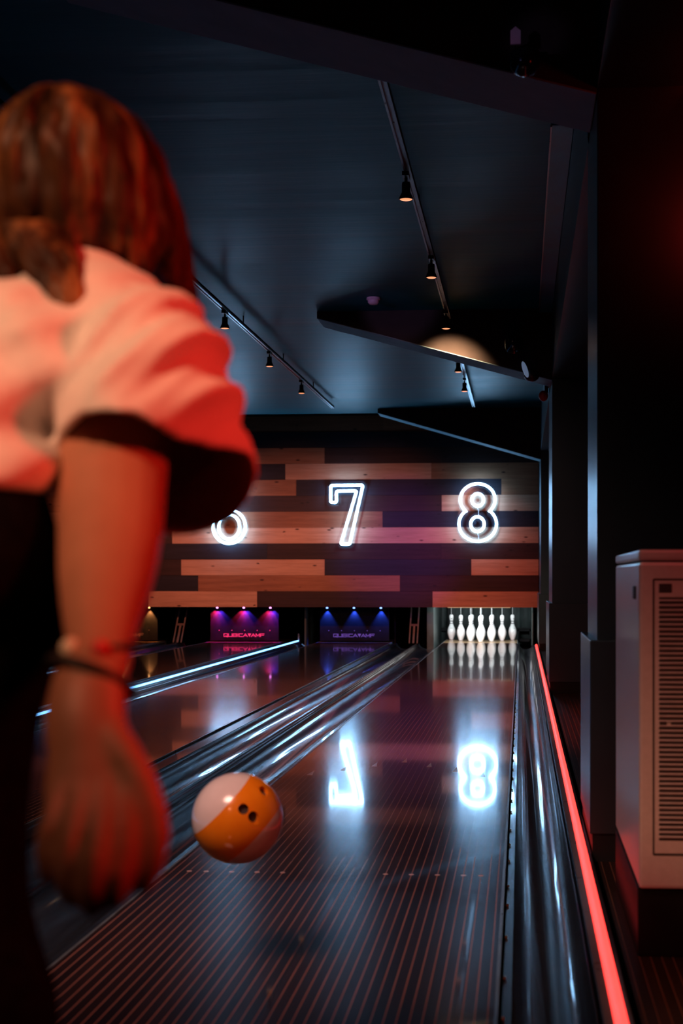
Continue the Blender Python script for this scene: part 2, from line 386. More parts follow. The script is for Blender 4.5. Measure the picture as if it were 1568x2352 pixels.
for r, spec in enumerate(rows):
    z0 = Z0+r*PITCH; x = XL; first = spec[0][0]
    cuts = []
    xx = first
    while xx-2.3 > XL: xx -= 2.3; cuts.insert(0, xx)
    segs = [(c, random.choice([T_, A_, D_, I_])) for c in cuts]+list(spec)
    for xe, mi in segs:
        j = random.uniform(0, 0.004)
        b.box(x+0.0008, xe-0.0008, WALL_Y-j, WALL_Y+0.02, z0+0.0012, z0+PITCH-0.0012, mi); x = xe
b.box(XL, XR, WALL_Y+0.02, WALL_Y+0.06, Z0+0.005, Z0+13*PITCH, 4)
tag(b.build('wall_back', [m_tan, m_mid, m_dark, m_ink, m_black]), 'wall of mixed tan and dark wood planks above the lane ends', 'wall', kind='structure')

# longitudinal beam and pillars with sloping brackets
b = MB(); b.box(PX, 0.55, -4, 20.4, 2.54, CEIL); tag(b.build('trim_2', m_pillar), 'dark ceiling beam running over the pillars', 'beam', kind='structure')
def pillar(y0, y1, label, hz, ax, hd=0.4):
    t = thing('pillar', label, 'pillar', (PX, y0, 0), kind='structure')
    s = MB(); s.box(PX, 1.05, y0, y1, 0.0, CEIL); s.build('shaft', m_pillar, t, bevel=0.004)
    p = MB(); p.box(PX-0.026, 1.05, y0-0.06, y1+0.02, 0.09, 0.722); p.build('plinth', m_pillar, t, bevel=0.004)
    p = MB(); p.box(PX-0.018, 1.05, y0-0.052, y1+0.012, 0.0, 0.09); p.build('plinth_kickboard', m_black, t)
    h = MB(); poly = [(PX-0.001, hz), (ax, CEIL-0.052), (ax, CEIL), (PX-0.001, CEIL)]
    h.prism(poly, y0, y0+hd); h.build('bracket', m_haunch, t)
    u = MB(); n = Vector((PX-ax, 0, hz-(CEIL-0.052))).normalized()
    e = 0.006
    u.prism([(PX-0.004, hz), (PX-0.004, hz-e), (ax, CEIL-0.052-e), (ax, CEIL-0.052)], y0-0.004, y0+hd+0.004); u.build('bracket_soffit', m_soffit, t)
    return t
pillar(4.74, 5.4, 'near dark pillar beside the white cabinet', 2.525, -1.66)
pillar(11.56, 12.9, 'middle dark pillar behind the near one', 2.525, -1.66)
pillar(18.25, 19.9, 'farthest dark pillar beside the plank wall', 2.44, -1.835, 0.35)

# ------------------------------------------------------------------ lanes, gutters, dividers
LHALF = 0.527
LX = {5: -5.750, 6: -3.978, 7: -2.383, 8: -0.584}
def lane(num, label):
    x = LX[num]
    t = thing('bowling_lane', label, 'lane', (x, FOUL, 0), 'bowling lanes')
    s = MB(); s.box(x-LHALF, x+LHALF, FOUL, 20.32, -0.05, 0.0); s.build('lane_surface', m_lane, t)
    s = MB(); s.box(x-LHALF, x+LHALF, 20.322, TAIL, -0.05, 0.0); s.build('pin_deck', [m_deck], t)
    for sx, k in ((-1, 'l'), (1, 'r')):
        e = MB(); xe = x+sx*(LHALF+0.004)
        e.box(xe-0.004, xe+0.004, FOUL, TAIL, -0.055, 0.0015); e.build('edge_trim', m_edge, t)
    if num >= 7:
        for bd in (3, 5, 8, 11, 14):
            for sx in (-1, 1):
                xx = x+sx*(LHALF-(bd-0.5)*BOARD); d = MB()
                d.lathe([(0.0082, 0.0), (0.0082, 0.0006), (0.007, 0.0008)], (xx, FOUL+2.13, 0), 16); d.build('dot_marker', m_dot, t)
        for q in range(-3, 4):
            xx = x+q*5*BOARD; yy = 7.24-abs(q)*0.165; a = MB()
            a.prism([(xx-0.0125, yy-0.10), (xx+0.0125, yy-0.10), (xx, yy+0.06)], 0.0, 0.0007, 'z'); a.build('arrow_marker', m_dot, t)
    return t
m_dot = speckled('pale_inlay', (0.62, 0.40, 0.30), 0.3, 0.1, 40, spec=0.1, coat=0.62, coat_rough=0.04)
lane(8, 'bowling lane with the set white pins below the neon 8')
lane(7, 'bowling lane below the neon 7 with blue pin lights')
lane(6, 'bowling lane below the neon 6 with pink pin lights')
lane(5, 'leftmost bowling lane with amber pin lights behind the person')

def gutter_profile(xa, xb, flip, lip=0.020):
    P = [(xa+0.006, -0.035), (xa+0.006, -0.010), (xa+0.006+lip, -0.008)]
    x0, x1 = xa+0.006+lip, xb-0.006
    for k in range(0, 33):
        q = PI*k/32
        P.append(((x0+x1)/2-(x1-x0)/2*math.cos(q), -0.010-0.078*math.sin(q)))
    P += [(xb-0.002, -0.006), (xb-0.002, -0.035)]
    if flip: P = [(xa+xb-px, pz) for px, pz in P][::-1]
    return P
def gutter(xa, xb, flip, label, lip=0.020):
    P = gutter_profile(xa, xb, flip, lip)
    t = thing('lane_gutter', label, 'gutter', ((xa+xb)/2, FOUL, -0.09), 'lane gutters')
    ys = [FOUL+0.02, 5.13, 8.15, 11.2, 14.2, 17.2, 20.25]
    for i in range(6):
        s = MB(); rings = []
        for y in (ys[i]+0.002, ys[i+1]-0.002):
            rings.append([(px, y, pz) for px, pz in P]+[(px, y, pz-0.004) for px, pz in P[::-1]])
        s.loft(rings); s.build('trough', m_gutter, t, smooth=True)
    return t
L8l, L8r = LX[8]-LHALF-0.010, LX[8]+LHALF+0.010
L7l, L7r = LX[7]-LHALF-0.010, LX[7]+LHALF+0.010
L6l, L6r = LX[6]-LHALF-0.010, LX[6]+LHALF+0.010
L5l, L5r = LX[5]-LHALF-0.010, LX[5]+LHALF+0.010
g = gutter(L8r, 0.163, False, 'gutter right of the pin lane beside the red light strip')
gutter(-1.446, L8l, True, 'gutter left of the pin lane beside the bowling ball')
gutter(L7r, -1.474, False, 'gutter right of the lane with blue pin lights', 0.085)
g7 = gutter(L7l-0.232, L7l, True, 'gutter left of the lane with blue pin lights')
s = MB(); s.tube([(-3.105, 20.14, -0.02), (-3.06, 20.10, -0.045), (-3.02, 20.08, -0.055), (-2.97, 20.12, -0.035)], 0.016); s.build('end_plate', m_chrome, g7, smooth=True)
gutter(L6r, L6r+0.235, False, 'gutter right of the lane with pink pin lights')
gutter(-4.84, L6l, True, 'gutter left of the lane with pink pin lights')
gutter(L5r, -4.868, False, 'gutter right of the lane with amber pin lights', 0.085)

def ridge(xa, xb, label):
    t = thing('gutter_divider', label, 'divider', ((xa+xb)/2, FOUL, -0.1), 'ridges between gutters')
    ys = [FOUL+0.02, 5.6, 9.2, 12.8, 16.4, 19.85]
    for i in range(5):
        s = MB(); P = [(xa, -0.09), (xa, -0.004)]
        for k in range(9):
            u = k/8; P.append((xa+0.002+(xb-xa-0.004)*u, 0.000+0.010*math.sin(PI*u)))
        P += [(xb, -0.004), (xb, -0.09)]
        s.loft([[(px, y, pz) for px, pz in P] for y in (ys[i]+0.002, ys[i+1]-0.002)]); s.build('ridge_cap', m_bplast, t, smooth=True)
    return t
ridge(-1.473, -1.447, 'glossy black ridge between the gutters of the pin lane and the blue-lit lane')
ridge(-4.867, -4.841, 'glossy black ridge between the gutters of the pink-lit and amber-lit lanes')

def rail(xa, xb, zt, sx0, sx1, m_strip, y1, label, strip_h=0.014, mtrim=None):
    t = thing('lane_divider', label, 'divider', ((xa+xb)/2, FOUL, -0.12))
    s = MB(); s.box(xa, xb, FOUL+0.02, y1, -0.12, zt); s.build('rail_body', m_bplast, t, bevel=0.004)
    s = MB(); r = (sx1-sx0)/2; xc = (sx0+sx1)/2; poly = [(sx0, zt)]
    for k in range(9):
        q = PI-PI*k/8; poly.append((xc+r*math.cos(q), zt+strip_h*math.sin(q)+0.004))
    poly.append((sx1, zt)); s.prism(poly, FOUL+0.03, y1-0.02); s.build('light_strip', m_strip, t, smooth=True)
    return t
rr = rail(0.165, 0.228, 0.034, 0.186, 0.214, m_redled, 18.95, 'lane divider carrying the glowing red light strip')
s = MB(); s.box(0.165, 0.184, FOUL+0.03, 18.9, 0.034, 0.040); s.build('edge_trim', m_edge, rr)
br = rail(L6r+0.236, L7l-0.236, 0.022, -3.172, -3.158, m_blueled, 20.18, 'lane divider carrying the glowing blue light strip', 0.012)
s = MB(); s.box(-3.174, -3.158, 20.19, 20.30, -0.02, 0.07); s.box(-3.174, -3.169, 20.2, 20.28, 0.07, 0.13); s.box(-3.163, -3.158, 20.2, 20.28, 0.07, 0.12)
s.build('end_bracket', m_chrome, br)
# small brass screws in the gap right of the pin lane
for k in range(26):
    s = MB(); yy = 2.7+k*0.33+random.uniform(-.05, .05); s.ell((L8r+0.008, yy, -0.006), (0.004, 0.010, 0.004), 8, 6)
    s.build('screw', m_brass, g)

# ------------------------------------------------------------------ pit ends
def lettering(b, x0, z0, w, h, y, st):
    L = {'Q': [[(0, 0), (1, 0), (1, 1), (0, 1), (0, 0)], [(.55, .3), (1.0, -.18)]], 'U': [[(0, 1), (0, 0), (1, 0), (1, 1)]],
         'B': [[(0, 0), (1, 0), (1, 1), (0, 1), (0, 0)], [(0, .5), (1, .5)]], 'I': [[(.5, 0), (.5, 1)]],
         'C': [[(1, 1), (0, 1), (0, 0), (1, 0)]], 'A': [[(-.05, 0), (.5, 1), (1.05, 0)], [(.22, .3), (.8, .3)]],
         'M': [[(0, 0), (0, 1), (.5, .25), (1, 1), (1, 0)]], 'F': [[(0, 0), (0, 1), (1, 1)], [(0, .5), (.85, .5)]]}
    text = 'QUBICAvAMF'; adv = {'I': 0.45, 'v': 0.95}
    tot = sum(adv.get(c, 1.28) for c in text); k = w/tot; x = x0
    for c in text:
        lw = adv.get(c, 1.28)*k; cw = lw-0.26*k
        if c == 'v':
            b.prism([(x-0.1*k, z0+h+st/2), (x+0.85*k, z0+h+st/2), (x+0.375*k, z0-st/2)], y, y+0.004); x += lw; continue
        if c == 'I': b.box(x+0.02*k, x+0.02*k+st, y, y+0.004, z0-st/2, z0+h+st/2); x += lw; continue
        for pl in L[c]:
            for (ax, az), (bx, bz) in zip(pl, pl[1:]):
                p = Vector((x+ax*cw, z0+az*h)); q = Vector((x+bx*cw, z0+bz*h)); d = (q-p).normalized(); n = Vector((-d.y, d.x))*st/2
                p = p-d*st/2; q = q+d*st/2
                b.prism([tuple(p+n), tuple(p-n), tuple(q-n), tuple(q+n)], y, y+0.004)
        x += lw
def pit_screen(num, label, mled, mlogo, lights):
    x = LX[num]; t = thing('pit_screen', label, 'screen', (x, 20.34, 0.015), 'lit pit screens')
    s = MB(); s.box(x-0.50, x+0.50, 20.36, 20.40, 0.02, 0.80); s.build('face', m_panel, t, bevel=0.004)
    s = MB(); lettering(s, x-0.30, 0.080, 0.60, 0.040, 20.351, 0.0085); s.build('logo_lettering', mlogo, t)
    for q in range(-2, 3):
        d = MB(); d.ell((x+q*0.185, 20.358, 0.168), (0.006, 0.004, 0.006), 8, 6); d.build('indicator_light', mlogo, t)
    for q in (-1, 0, 1):
        lx = x+q*0.387
        d = MB(); d.ell((lx, 20.30, 0.497), (0.016, 0.012, 0.011), 10, 8); d.build('spot_light', mled, t)
        for dx, colr, pw in lights:
            spot('pit_spot', (lx+dx, 20.325, 0.485), (lx+dx*2.2, 20.345, 0.35), pw*42, colr, 72, 0.55, 0.006)
    return t
pit_screen(7, 'black pit screen lit blue by three small spots', m_ledb, m_logob, [(0, (0.03, 0.10, 1.0), 1.3)])
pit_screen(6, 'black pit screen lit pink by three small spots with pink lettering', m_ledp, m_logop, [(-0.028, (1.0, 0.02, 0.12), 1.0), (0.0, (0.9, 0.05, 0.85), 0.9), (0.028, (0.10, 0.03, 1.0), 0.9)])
pit_screen(5, 'black pit screen lit amber at the edge of the person', m_leda, m_logoa, [(0, (1.0, 0.38, 0.10), 1.0)])

def kickback(x0, x1, y0, label, m=m_kick):
    s = MB(); s.box(x0, x1, y0, 22.6, -0.10, 0.78); tag(s.build('kickback_panel', m, bevel=0.003), label, 'panel', 'kickback panels')
kickback(-1.338, -1.24, 20.3, 'grey-green side panel left of the pins')
kickback(0.155, 0.172, 20.3, 'thin grey side panel right of the pins')
kickback(-3.085, -3.060, 20.22, 'thin grey side panel left of the blue-lit pit')
kickback(-5.06, -5.02, 20.6, 'dark side panel right of the amber-lit pit', m_black)
kickback(-4.54, -4.52, 20.6, 'dark side panel left of the pink-lit pit', m_black)
kickback(-1.83, -1.81, 20.6, 'dark side panel right of the blue-lit pit', m_black)

t = thing('pit_curtain', 'scuffed green-black curtain hanging behind the pins', 'curtain', (-0.584, 22.2, 0))
s = MB(); rings = []
for k in range(33):
    x = -1.235+k*(1.385/32); rings.append([(x, 22.2+0.018*math.sin(k*1.3)+0.01*math.sin(k*3.1), z) for z in (-0.1, 0.35, 0.9)])
s.loft(rings, cap=False, close=False); s.build('curtain_cloth', m_pit, t, smooth=True)
s = MB(); s.box(-1.235, 0.15, 22.12, 22.17, 0.10, 0.155); s.build('cross_bar', m_black, t)
s = MB(); s.box(-1.13, -1.09, 22.05, 22.10, -0.05, 0.8); s.box(-1.145, -1.075, 22.03, 22.1, -0.05, 0.13); s.build('upright_post', m_black, t)
s = MB(); s.box(-0.05, 0.15, 21.95, 22.15, -0.05, -0.01); s.box(-0.05, -0.03, 21.95, 22.15, -0.05, 0.13); s.box(0.13, 0.15, 21.95, 22.15, -0.05, 0.13); s.box(-0.05, 0.15, 21.95, 22.15, 0.11, 0.13)
s.build('corner_box', m_black, t)
t = thing('pin_lamp', 'slim lamp bar under the plank wall above the white pins', 'lamp', (-0.584, 20.12, 0.5))
s = MB(); s.box(-1.04, -0.14, 20.07, 20.16, 0.509, 0.545); s.build('housing', m_lamp, t)
s = MB(); s.box(-1.03, -0.15, 20.062, 20.075, 0.507, 0.514); s.build('diffuser_edge', m_pinlamp, t)
area('pin_lamp_light', (-0.584, 20.17, 0.535), (-0.584, 21.0, 0.12), 0.85, 30.0, (0.86, 0.95, 1.0), 0.05)

def ladder(xc, label):
    t = thing('lift_rail_rack', label, 'rack', (xc, 20.2, -0.05), 'lift rail racks')
    for sx in (-1, 1):
        s = MB(); xa = xc+sx*0.055
        s.loft([[(xa-0.009, 19.92, 0.012), (xa+0.009, 19.92, 0.012), (xa+0.009, 19.94, 0.012), (xa-0.009, 19.94, 0.012)],
                [(xa-0.009, 20.36, 0.56), (xa+0.009, 20.36, 0.56), (xa+0.009, 20.38, 0.56), (xa-0.009, 20.38, 0.56)]]); s.build('side_rail', m_rack, t)
    s = MB(); s.box(xc-0.055, xc+0.055, 20.13, 20.16, 0.245, 0.275); s.build('rung', m_rack, t)
    s = MB(); s.loft([[(xc-0.014, 19.93, 0.012), (xc+0.014, 19.93, 0.012), (xc+0.014, 19.95, 0.012), (xc-0.014, 19.95, 0.012)],
                      [(xc-0.014, 20.12, 0.245), (xc+0.014, 20.12, 0.245), (xc+0.014, 20.14, 0.245), (xc-0.014, 20.14, 0.245)]]); s.build('centre_post', m_rack, t)
ladder(-1.505, 'narrow two-rail rack leaning in the gap left of the pin lane')
ladder(-4.86, 'narrow two-rail rack leaning in the gap left of the pink-lit lane')

# ------------------------------------------------------------------ pins
IN = 0.0254
prof = [(1.0, 0), (1.10, 0.05), (1.414, .75), (1.953, 2.25), (2.255, 3.375), (2.383, 4.5), (2.2815, 5.875), (1.8515, 7.25), (1.236, 8.625), (0.9825, 9.375), (0.8985, 10.0), (0.935, 10.875), (1.047, 11.75), (1.203, 12.625), (1.2735, 13.5), (1.20, 14.1), (0.95, 14.65), (0.5, 14.93), (0.05, 15.0)]
pts = catmull([(r, z, 0) for r, z in prof], 3)
def pr(z):
    for a, c in zip(pts, pts[1:]):
        if a[1] <= z <= c[1]+1e-6: return a[0]+(c[0]-a[0])*((z-a[1])/max(1e-6, c[1]-a[1]))
    return 0.9
pin0 = thing('bowling_pin', 'white bowling pin', 'pin', (0, 0, 0), 'white bowling pins')
s = MB(); s.lathe([(p[0]*IN, p[1]*IN) for p in pts], n=32); s.build('pin_body', m_white_pin, pin0, smooth=True)
for z0, z1 in ((9.45, 9.85), (10.75, 11.15)):
    s = MB(); s.lathe([((pr(z0)-.05)*IN, z0*IN), ((pr(z0)+.03)*IN, z0*IN), ((pr((z0+z1)/2)+.035)*IN, (z0+z1)/2*IN), ((pr(z1)+.03)*IN, z1*IN), ((pr(z1)-.05)*IN, z1*IN)], n=28)
    s.build('neck_band', m_pinband, pin0, smooth=True)
s = MB(); s.lathe([(0.9*IN, -0.0), (1.08*IN, 0.0), (1.16*IN, 0.22*IN), (1.1*IN, 0.23*IN)], n=28); s.build('base_ring', m_pinband, pin0, smooth=True)
s = MB()
def patch(a0, a1, z0, z1):
    n = 6; r = [[((pr(z)+.04)*IN*math.cos(a), (pr(z)+.04)*IN*math.sin(a), z*IN) for z in (z0, z1)] for a in [a0+(a1-a0)*k/n for k in range(n+1)]]
    s.loft(r, cap=False, close=False)
patch(-PI/2-.22, -PI/2+.22, 12.25, 12.75)
for a0, a1, z0, z1 in ((-.34, -.22, 6.7, 6.95), (-.17, -.10, 6.7, 6.95), (-.05, .06, 6.72, 6.98), (.10, .22, 6.7, 6.93), (.27, .33, 6.7, 6.95)):
    patch(-PI/2+a0, -PI/2+a1, z0, z1)
s.build('printed_mark', m_pinband, pin0, fix=True)
s = MB(); s.tube([(0, 0, 14.9*IN), (0, 0, 0.80)], 0.0028, 6); s.build('cord', m_string, pin0)
HY = 20.598; R_ = 0.264
pinpos = [(0, 0, 'white bowling pin at the front point of the triangle'),
 (-.1524, 1, 'white bowling pin just left of and behind the front pin'), (.1524, 1, 'white bowling pin just right of and behind the front pin'),
 (-.3048, 2, 'white bowling pin second from the left edge of the set'), (0, 2, 'white bowling pin hidden directly behind the front pin'), (.3048, 2, 'white bowling pin second from the right edge of the set'),
 (-.4572, 3, 'white bowling pin at the left back corner of the set'), (-.1524, 3, 'white back row pin peeping out behind the pin left of front'), (.1524, 3, 'white back row pin peeping out behind the pin right of front'), (.4572, 3, 'white bowling pin at the right back corner of the set')]
for i, (dx, r, lab) in enumerate(pinpos):
    o = pin0 if i == 0 else copy_tree(pin0)
    o.location = (LX[8]+dx, HY+r*R_, 0.0005); o.rotation_euler.z = random.uniform(-0.7, 0.7); o['label'] = lab

# ------------------------------------------------------------------ neon numbers
NY = 19.93
def neon(label, paths, backing, xc):
    t = thing('neon_number_sign', label, 'neon sign', (xc, WALL_Y, 1.4), 'neon lane numbers')
    s = MB(); s.prism(backing, NY+0.028, NY+0.034); s.build('backing_panel', m_acrylic, t)
    for p in paths:
        q = MB(); q.tube([(x, NY, z) for x, z in p], 0.0168, 10, closed=True); q.build('neon_tube', m_neon, t, smooth=True)
    xs = [p[0] for p in backing]; zs = [p[1] for p in backing]
    for x, z in ((min(xs)+0.09, min(zs)+(max(zs)-min(zs))*0.80), (max(xs)-0.09, min(zs)+(max(zs)-min(zs))*0.80), ((min(xs)+max(xs))/2, min(zs)+0.03)):
        w = MB(); w.tube([(x, NY+0.03, z), (x, WALL_Y+0.001, z)], 0.007, 8); w.build('standoff', m_chrome, t)
    return t
def fig8(cx, zt, rxt, rzt, zb, rxb, rzb, n=40, k=1.0):
    P = []
    # where the two ovals meet
    zw = zt-(zt-zb)*0.49
    ct = max(-1, min(1, (zw-zt)/rzt)); at = math.asin(ct); cb = max(-1, min(1, (zw-zb)/rzb)); ab = math.asin(cb)
    for i in range(n+1):
        q = at+(PI-2*at)*i/n; P.append((cx+k*rxt*math.cos(q), zt+k*rzt*math.sin(q)))
    for i in range(n+1):
        q = PI-ab+(PI+2*ab)*i/n; P.append((cx+k*rxb*math.cos(q), zb+k*rzb*math.sin(q)))
    return P
def oval(cx, cz, rx, rz, n=36): return [(cx+rx*math.cos(2*PI*i/n), cz+rz*math.sin(2*PI*i/n)) for i in range(n)]
def nx(px): return -0.8934+(px-1049)*0.006078
def nz(py): return 2.2799-(py-1105)*0.006096
c8 = nx(1096.7); z8t = nz(1147.8); z8b = nz(1204)
neon('neon number 8 on the planks above the pin lane', [fig8(c8, z8t, .243, .222, z8b, .262, .240), oval(c8, nz(1148.4), .082, .087), oval(c8-.003, nz(1204), .094, .103)],
     fig8(c8, z8t, .243, .222, z8b, .262, .240, k=1.12), c8)
n8 = [o for o in bpy.data.objects if o.get('label', '').startswith('neon number 8')][0]
for z0, z1 in ((nz(1166), nz(1184)), (nz(1224), nz(1242))):
    w = MB(); w.tube(catmull([(c8-.004, NY+.01, z0), (c8+.012, NY+.012, (z0+z1)/2+.01), (c8+.012, NY+.012, (z0+z1)/2-.02), (c8+.016, NY+.01, z1)], 4), 0.003, 6); w.build('feed_wire', m_string, n8)
def nx7(px): return -2.6842+(px-757)*0.006163
def rounded(P, r, n=5):
    out = []; N = len(P)
    for i in range(N):
        a, c, d = Vector(P[i-1]), Vector(P[i]), Vector(P[(i+1) % N])
        u = (a-c).normalized(); v = (d-c).normalized()
        p0, p2 = c+u*r, c+v*r
        for k in range(n+1):
            t = k/n; out.append(tuple((1-t)**2*p0+2*t*(1-t)*c+t*t*p2))
    return out
p7 = [(759.5, 1114), (833.5, 1113.5), (803, 1249.5), (782.5, 1249.5), (819, 1126.5), (772.5, 1127), (772.5, 1153), (759.5, 1153)]
P7 = [(nx7(x), nz(y)) for x, y in p7]
b7 = [(752, 1107), (842, 1106), (808, 1257), (775, 1257), (810, 1134), (780, 1134), (780, 1160), (752, 1160)]
neon('neon number 7 on the planks above the blue-lit lane', [rounded(P7, 0.026)], [(nx7(x), nz(y)) for x, y in b7], nx7(797))
c6, z6 = -4.116, 1.652
out6 = [(c6-0.02, z6+.235)]
for i in range(1, 30):
    q = math.radians(95-(95+180)*i/29); out6.append((c6+.232*math.cos(q), z6+.240*math.sin(q)))
out6 += [(c6-.22, z6+.15), (c6-.17, z6+.33), (c6-.07, z6+.48), (c6+.07, z6+.585), (c6+.17, z6+.61), (c6+.18, z6+.50), (c6+.10, z6+.47), (c6+.01, z6+.38), (c6-.05, z6+.28)]
b6 = [(c6+(x-c6)*1.12, z6+(z-z6)*1.07) for x, z in out6]
neon('neon number 6 half hidden behind the shirt sleeve', [out6, oval(c6, z6-0.002, .150, .174)], b6, c6)

# ------------------------------------------------------------------ ceiling tracks, lamps, detectors
def track(x, y0, y1, label):
    t = thing('lighting_track', label, 'lighting track', (x, y0, 3.0), 'ceiling lighting tracks')
    s = MB(); s.box(x-0.018, x-0.008, y0, y1, 3.0, 3.03); s.box(x+0.004, x+0.018, y0, y1, 3.0, 3.03); s.box(x-0.018, x+0.018, y0, y1, 3.012, 3.03); s.build('rail', m_track, t)
    s = MB(); y = y0+0.3
    while y < y1: s.tube([(x, y, 3.03), (x, y, CEIL)], 0.006, 6); y += 2.0
    s.build('hanger', m_lamp, t)
track(-0.578, 5.78, 11.42, 'ceiling lighting track nearer than the middle black bracket, above the pin lane')
track(-0.573, 12.05, 17.34, 'short bright ceiling track beyond the middle black bracket')
track(-2.296, 3.4, 17.34, 'long ceiling lighting track left, running out behind the head')
lamp0 = thing('track_lamp', 'lamp', 'lamp', (0, 0, 0), 'track lamps')
s = MB(); s.box(-0.017, 0.017, -0.05, 0.05, -0.022, 0.0); s.tube([(0, 0, -0.02), (0, 0, -0.048)], 0.008, 8); s.build('mount', m_lamp, lamp0)
s = MB(); s.lathe([(0.006, -0.044), (0.020, -0.046), (0.022, -0.056), (0.022, -0.098), (0.028, -0.108), (0.037, -0.128), (0.037, -0.134), (0.033, -0.134), (0.030, -0.120)], n=20); s.build('lamp_head', m_lamp, lamp0, smooth=True)
s = MB(); s.lathe([(0.004, -0.112), (0.028, -0.118), (0.032, -0.131), (0.026, -0.1355), (0.004, -0.1365)], n=18); s.build('bulb', m_bulb, lamp0, smooth=True)
lamps = [(-0.588, 7.30, 'largest and nearest black lamp on the right ceiling track'), (-0.578, 9.21, 'second black lamp from the near end of the right ceiling track'), (-0.582, 11.1, 'black lamp lighting the middle bracket with a warm pool'),
 (-0.59, 13.45, 'black lamp tucked just under the slanting bracket edge'), (-0.586, 14.85, 'black lamp beyond the bracket, lowest on the short bright track'),
 (-2.296, 10.96, 'black lamp on the left track nearest the shirt shoulder'), (-2.30, 12.96, 'middle black lamp of three on the left track'), (-2.30, 14.87, 'farthest black lamp of three on the left track')]
for i, (x, y, lab) in enumerate(lamps):
    o = lamp0 if i == 0 else copy_tree(lamp0)
    o.location = (x, y, 3.0); o['label'] = lab
spot('track_lamp_light', (-0.582, 11.12, 2.85), (-0.575, 11.60, 2.55), 170, (1.0, 0.52, 0.28), 80, 1.0, 0.02)
for x, y in ((-0.588, 7.30), (-0.578, 9.21), (-2.296, 10.96), (-2.30, 12.96)):
    spot('track_lamp_light', (x, y, 2.85), (x, y+0.9, 0), 9, (1.0, 0.5, 0.26), 46, 0.9, 0.02)
t = thing('smoke_detector', 'small pale smoke detector on the ceiling left of the black bracket', 'smoke detector', (-1.14, 11.0, CEIL))
s = MB(); s.lathe([(0.04, 0), (0.052, -0.004), (0.054, -0.02), (0.05, -0.024)], (-1.14, 11.0, CEIL), 24); s.build('base', m_smoke, t, smooth=True)
s = MB(); s.lathe([(0.042, -0.022), (0.044, -0.040), (0.030, -0.056), (0.01, -0.058)], (-1.14, 11.0, CEIL), 24); s.build('sensor_cap', m_smoke, t, smooth=True)
def dome(c, r, label, mount, yb):
    t = thing('dome_camera', label, 'camera', (c[0], yb, c[2]), 'dome cameras')
    s = MB(); s.lathe([(r*0.9, r*0.55), (r, r*0.5), (r, 0.0), (r*0.92, -0.45*r), (r*0.65, -0.8*r), (r*0.3, -0.97*r), (0.004, -r)], c, 28); s.build('dome', m_bplast, t, smooth=True)
    s = MB(); s.box(c[0]-r*0.25, c[0]+r*0.25, c[1], yb, c[2]+r*0.5, c[2]+r*0.9); s.build('arm', m_lamp, t)
    if mount:
        s = MB(); w = 0.0165; s.prism([(c[0]-0.03-w, c[2]+0.055), (c[0]-0.03+w, c[2]+0.055), (c[0]-0.03+w, c[2]+0.098), (c[0]-0.03, c[2]+0.112), (c[0]-0.03-w, c[2]+0.098)], c[1]-0.005, c[1]+0.004); s.build('mount_tag', m_smoke, t)
        s = MB(); s.box(c[0]-0.032, c[0]-0.028, c[1], yb, c[2]+0.07, c[2]+0.08); s.build('tag_arm', m_lamp, t)
dome((0.012, 4.64, 2.600), 0.050, 'dark dome camera with a pale tag on the nearest bracket', True, 4.74)
dome((-0.06, 11.42, 2.79), 0.080, 'dark dome camera on the middle bracket', False, 11.56)
t = thing('spotlight', 'small dark spotlight with pale oval lens at the low end of the middle bracket', 'spotlight', (0.06, 11.56, 2.56))
Rz = Matrix.Rotation(math.radians(-16), 3, 'Y')
s = MB(); s.ell((0.085, 11.46, 2.545), (0.062, 0.06, 0.05), 20, 12); s.box(0.07, 0.10, 11.46, 11.56, 2.54, 2.56); s.build('housing', m_lamp, t, smooth=True)
s = MB(); s.ell((0.032, 11.40, 2.585), (0.020, 0.03, 0.068), 24, 14, Matrix.Rotation(math.radians(-18), 3, 'Y')); s.build('lens', m_lens, t, smooth=True)
t = thing('alarm_sounder', 'small red alarm sounder by the top of the middle pillar', 'alarm', (0.25, 12.2, 2.56))
m_alarm = speckled('red_alarm_plastic', (0.55, 0.03, 0.02), 0.35, 0.1, 20)
s = MB(); s.ell((0.19, 12.2, 2.475), (0.040, 0.04, 0.046), 24, 14); s.build('sounder', m_alarm, t, smooth=True)
s = MB(); s.box(0.20, 0.232, 12.18, 12.22, 2.50, 2.56); s.box(0.20, 0.25, 12.18, 12.22, 2.545, 2.56); s.build('wall_mount', m_lamp, t)
m_trunk = speckled('blue_grey_trunking', (0.008, 0.16, 0.24), 0.45, 0.35, 9, (1, 0.4, 1))
t = thing('cable_trunking', 'long bluish metal trunking in the top right corner of the ceiling', 'trunking', (0.195, 6.75, CEIL))
s = MB(); s.box(0.142, 0.249, 6.75, 11.5, 3.055, CEIL-0.001); s.build('trunking_box', m_trunk, t, bevel=0.004)
s = MB(); s.box(0.138, 0.146, 6.75, 11.5, 3.048, 3.06); s.build('edge_rib', m_track, t)

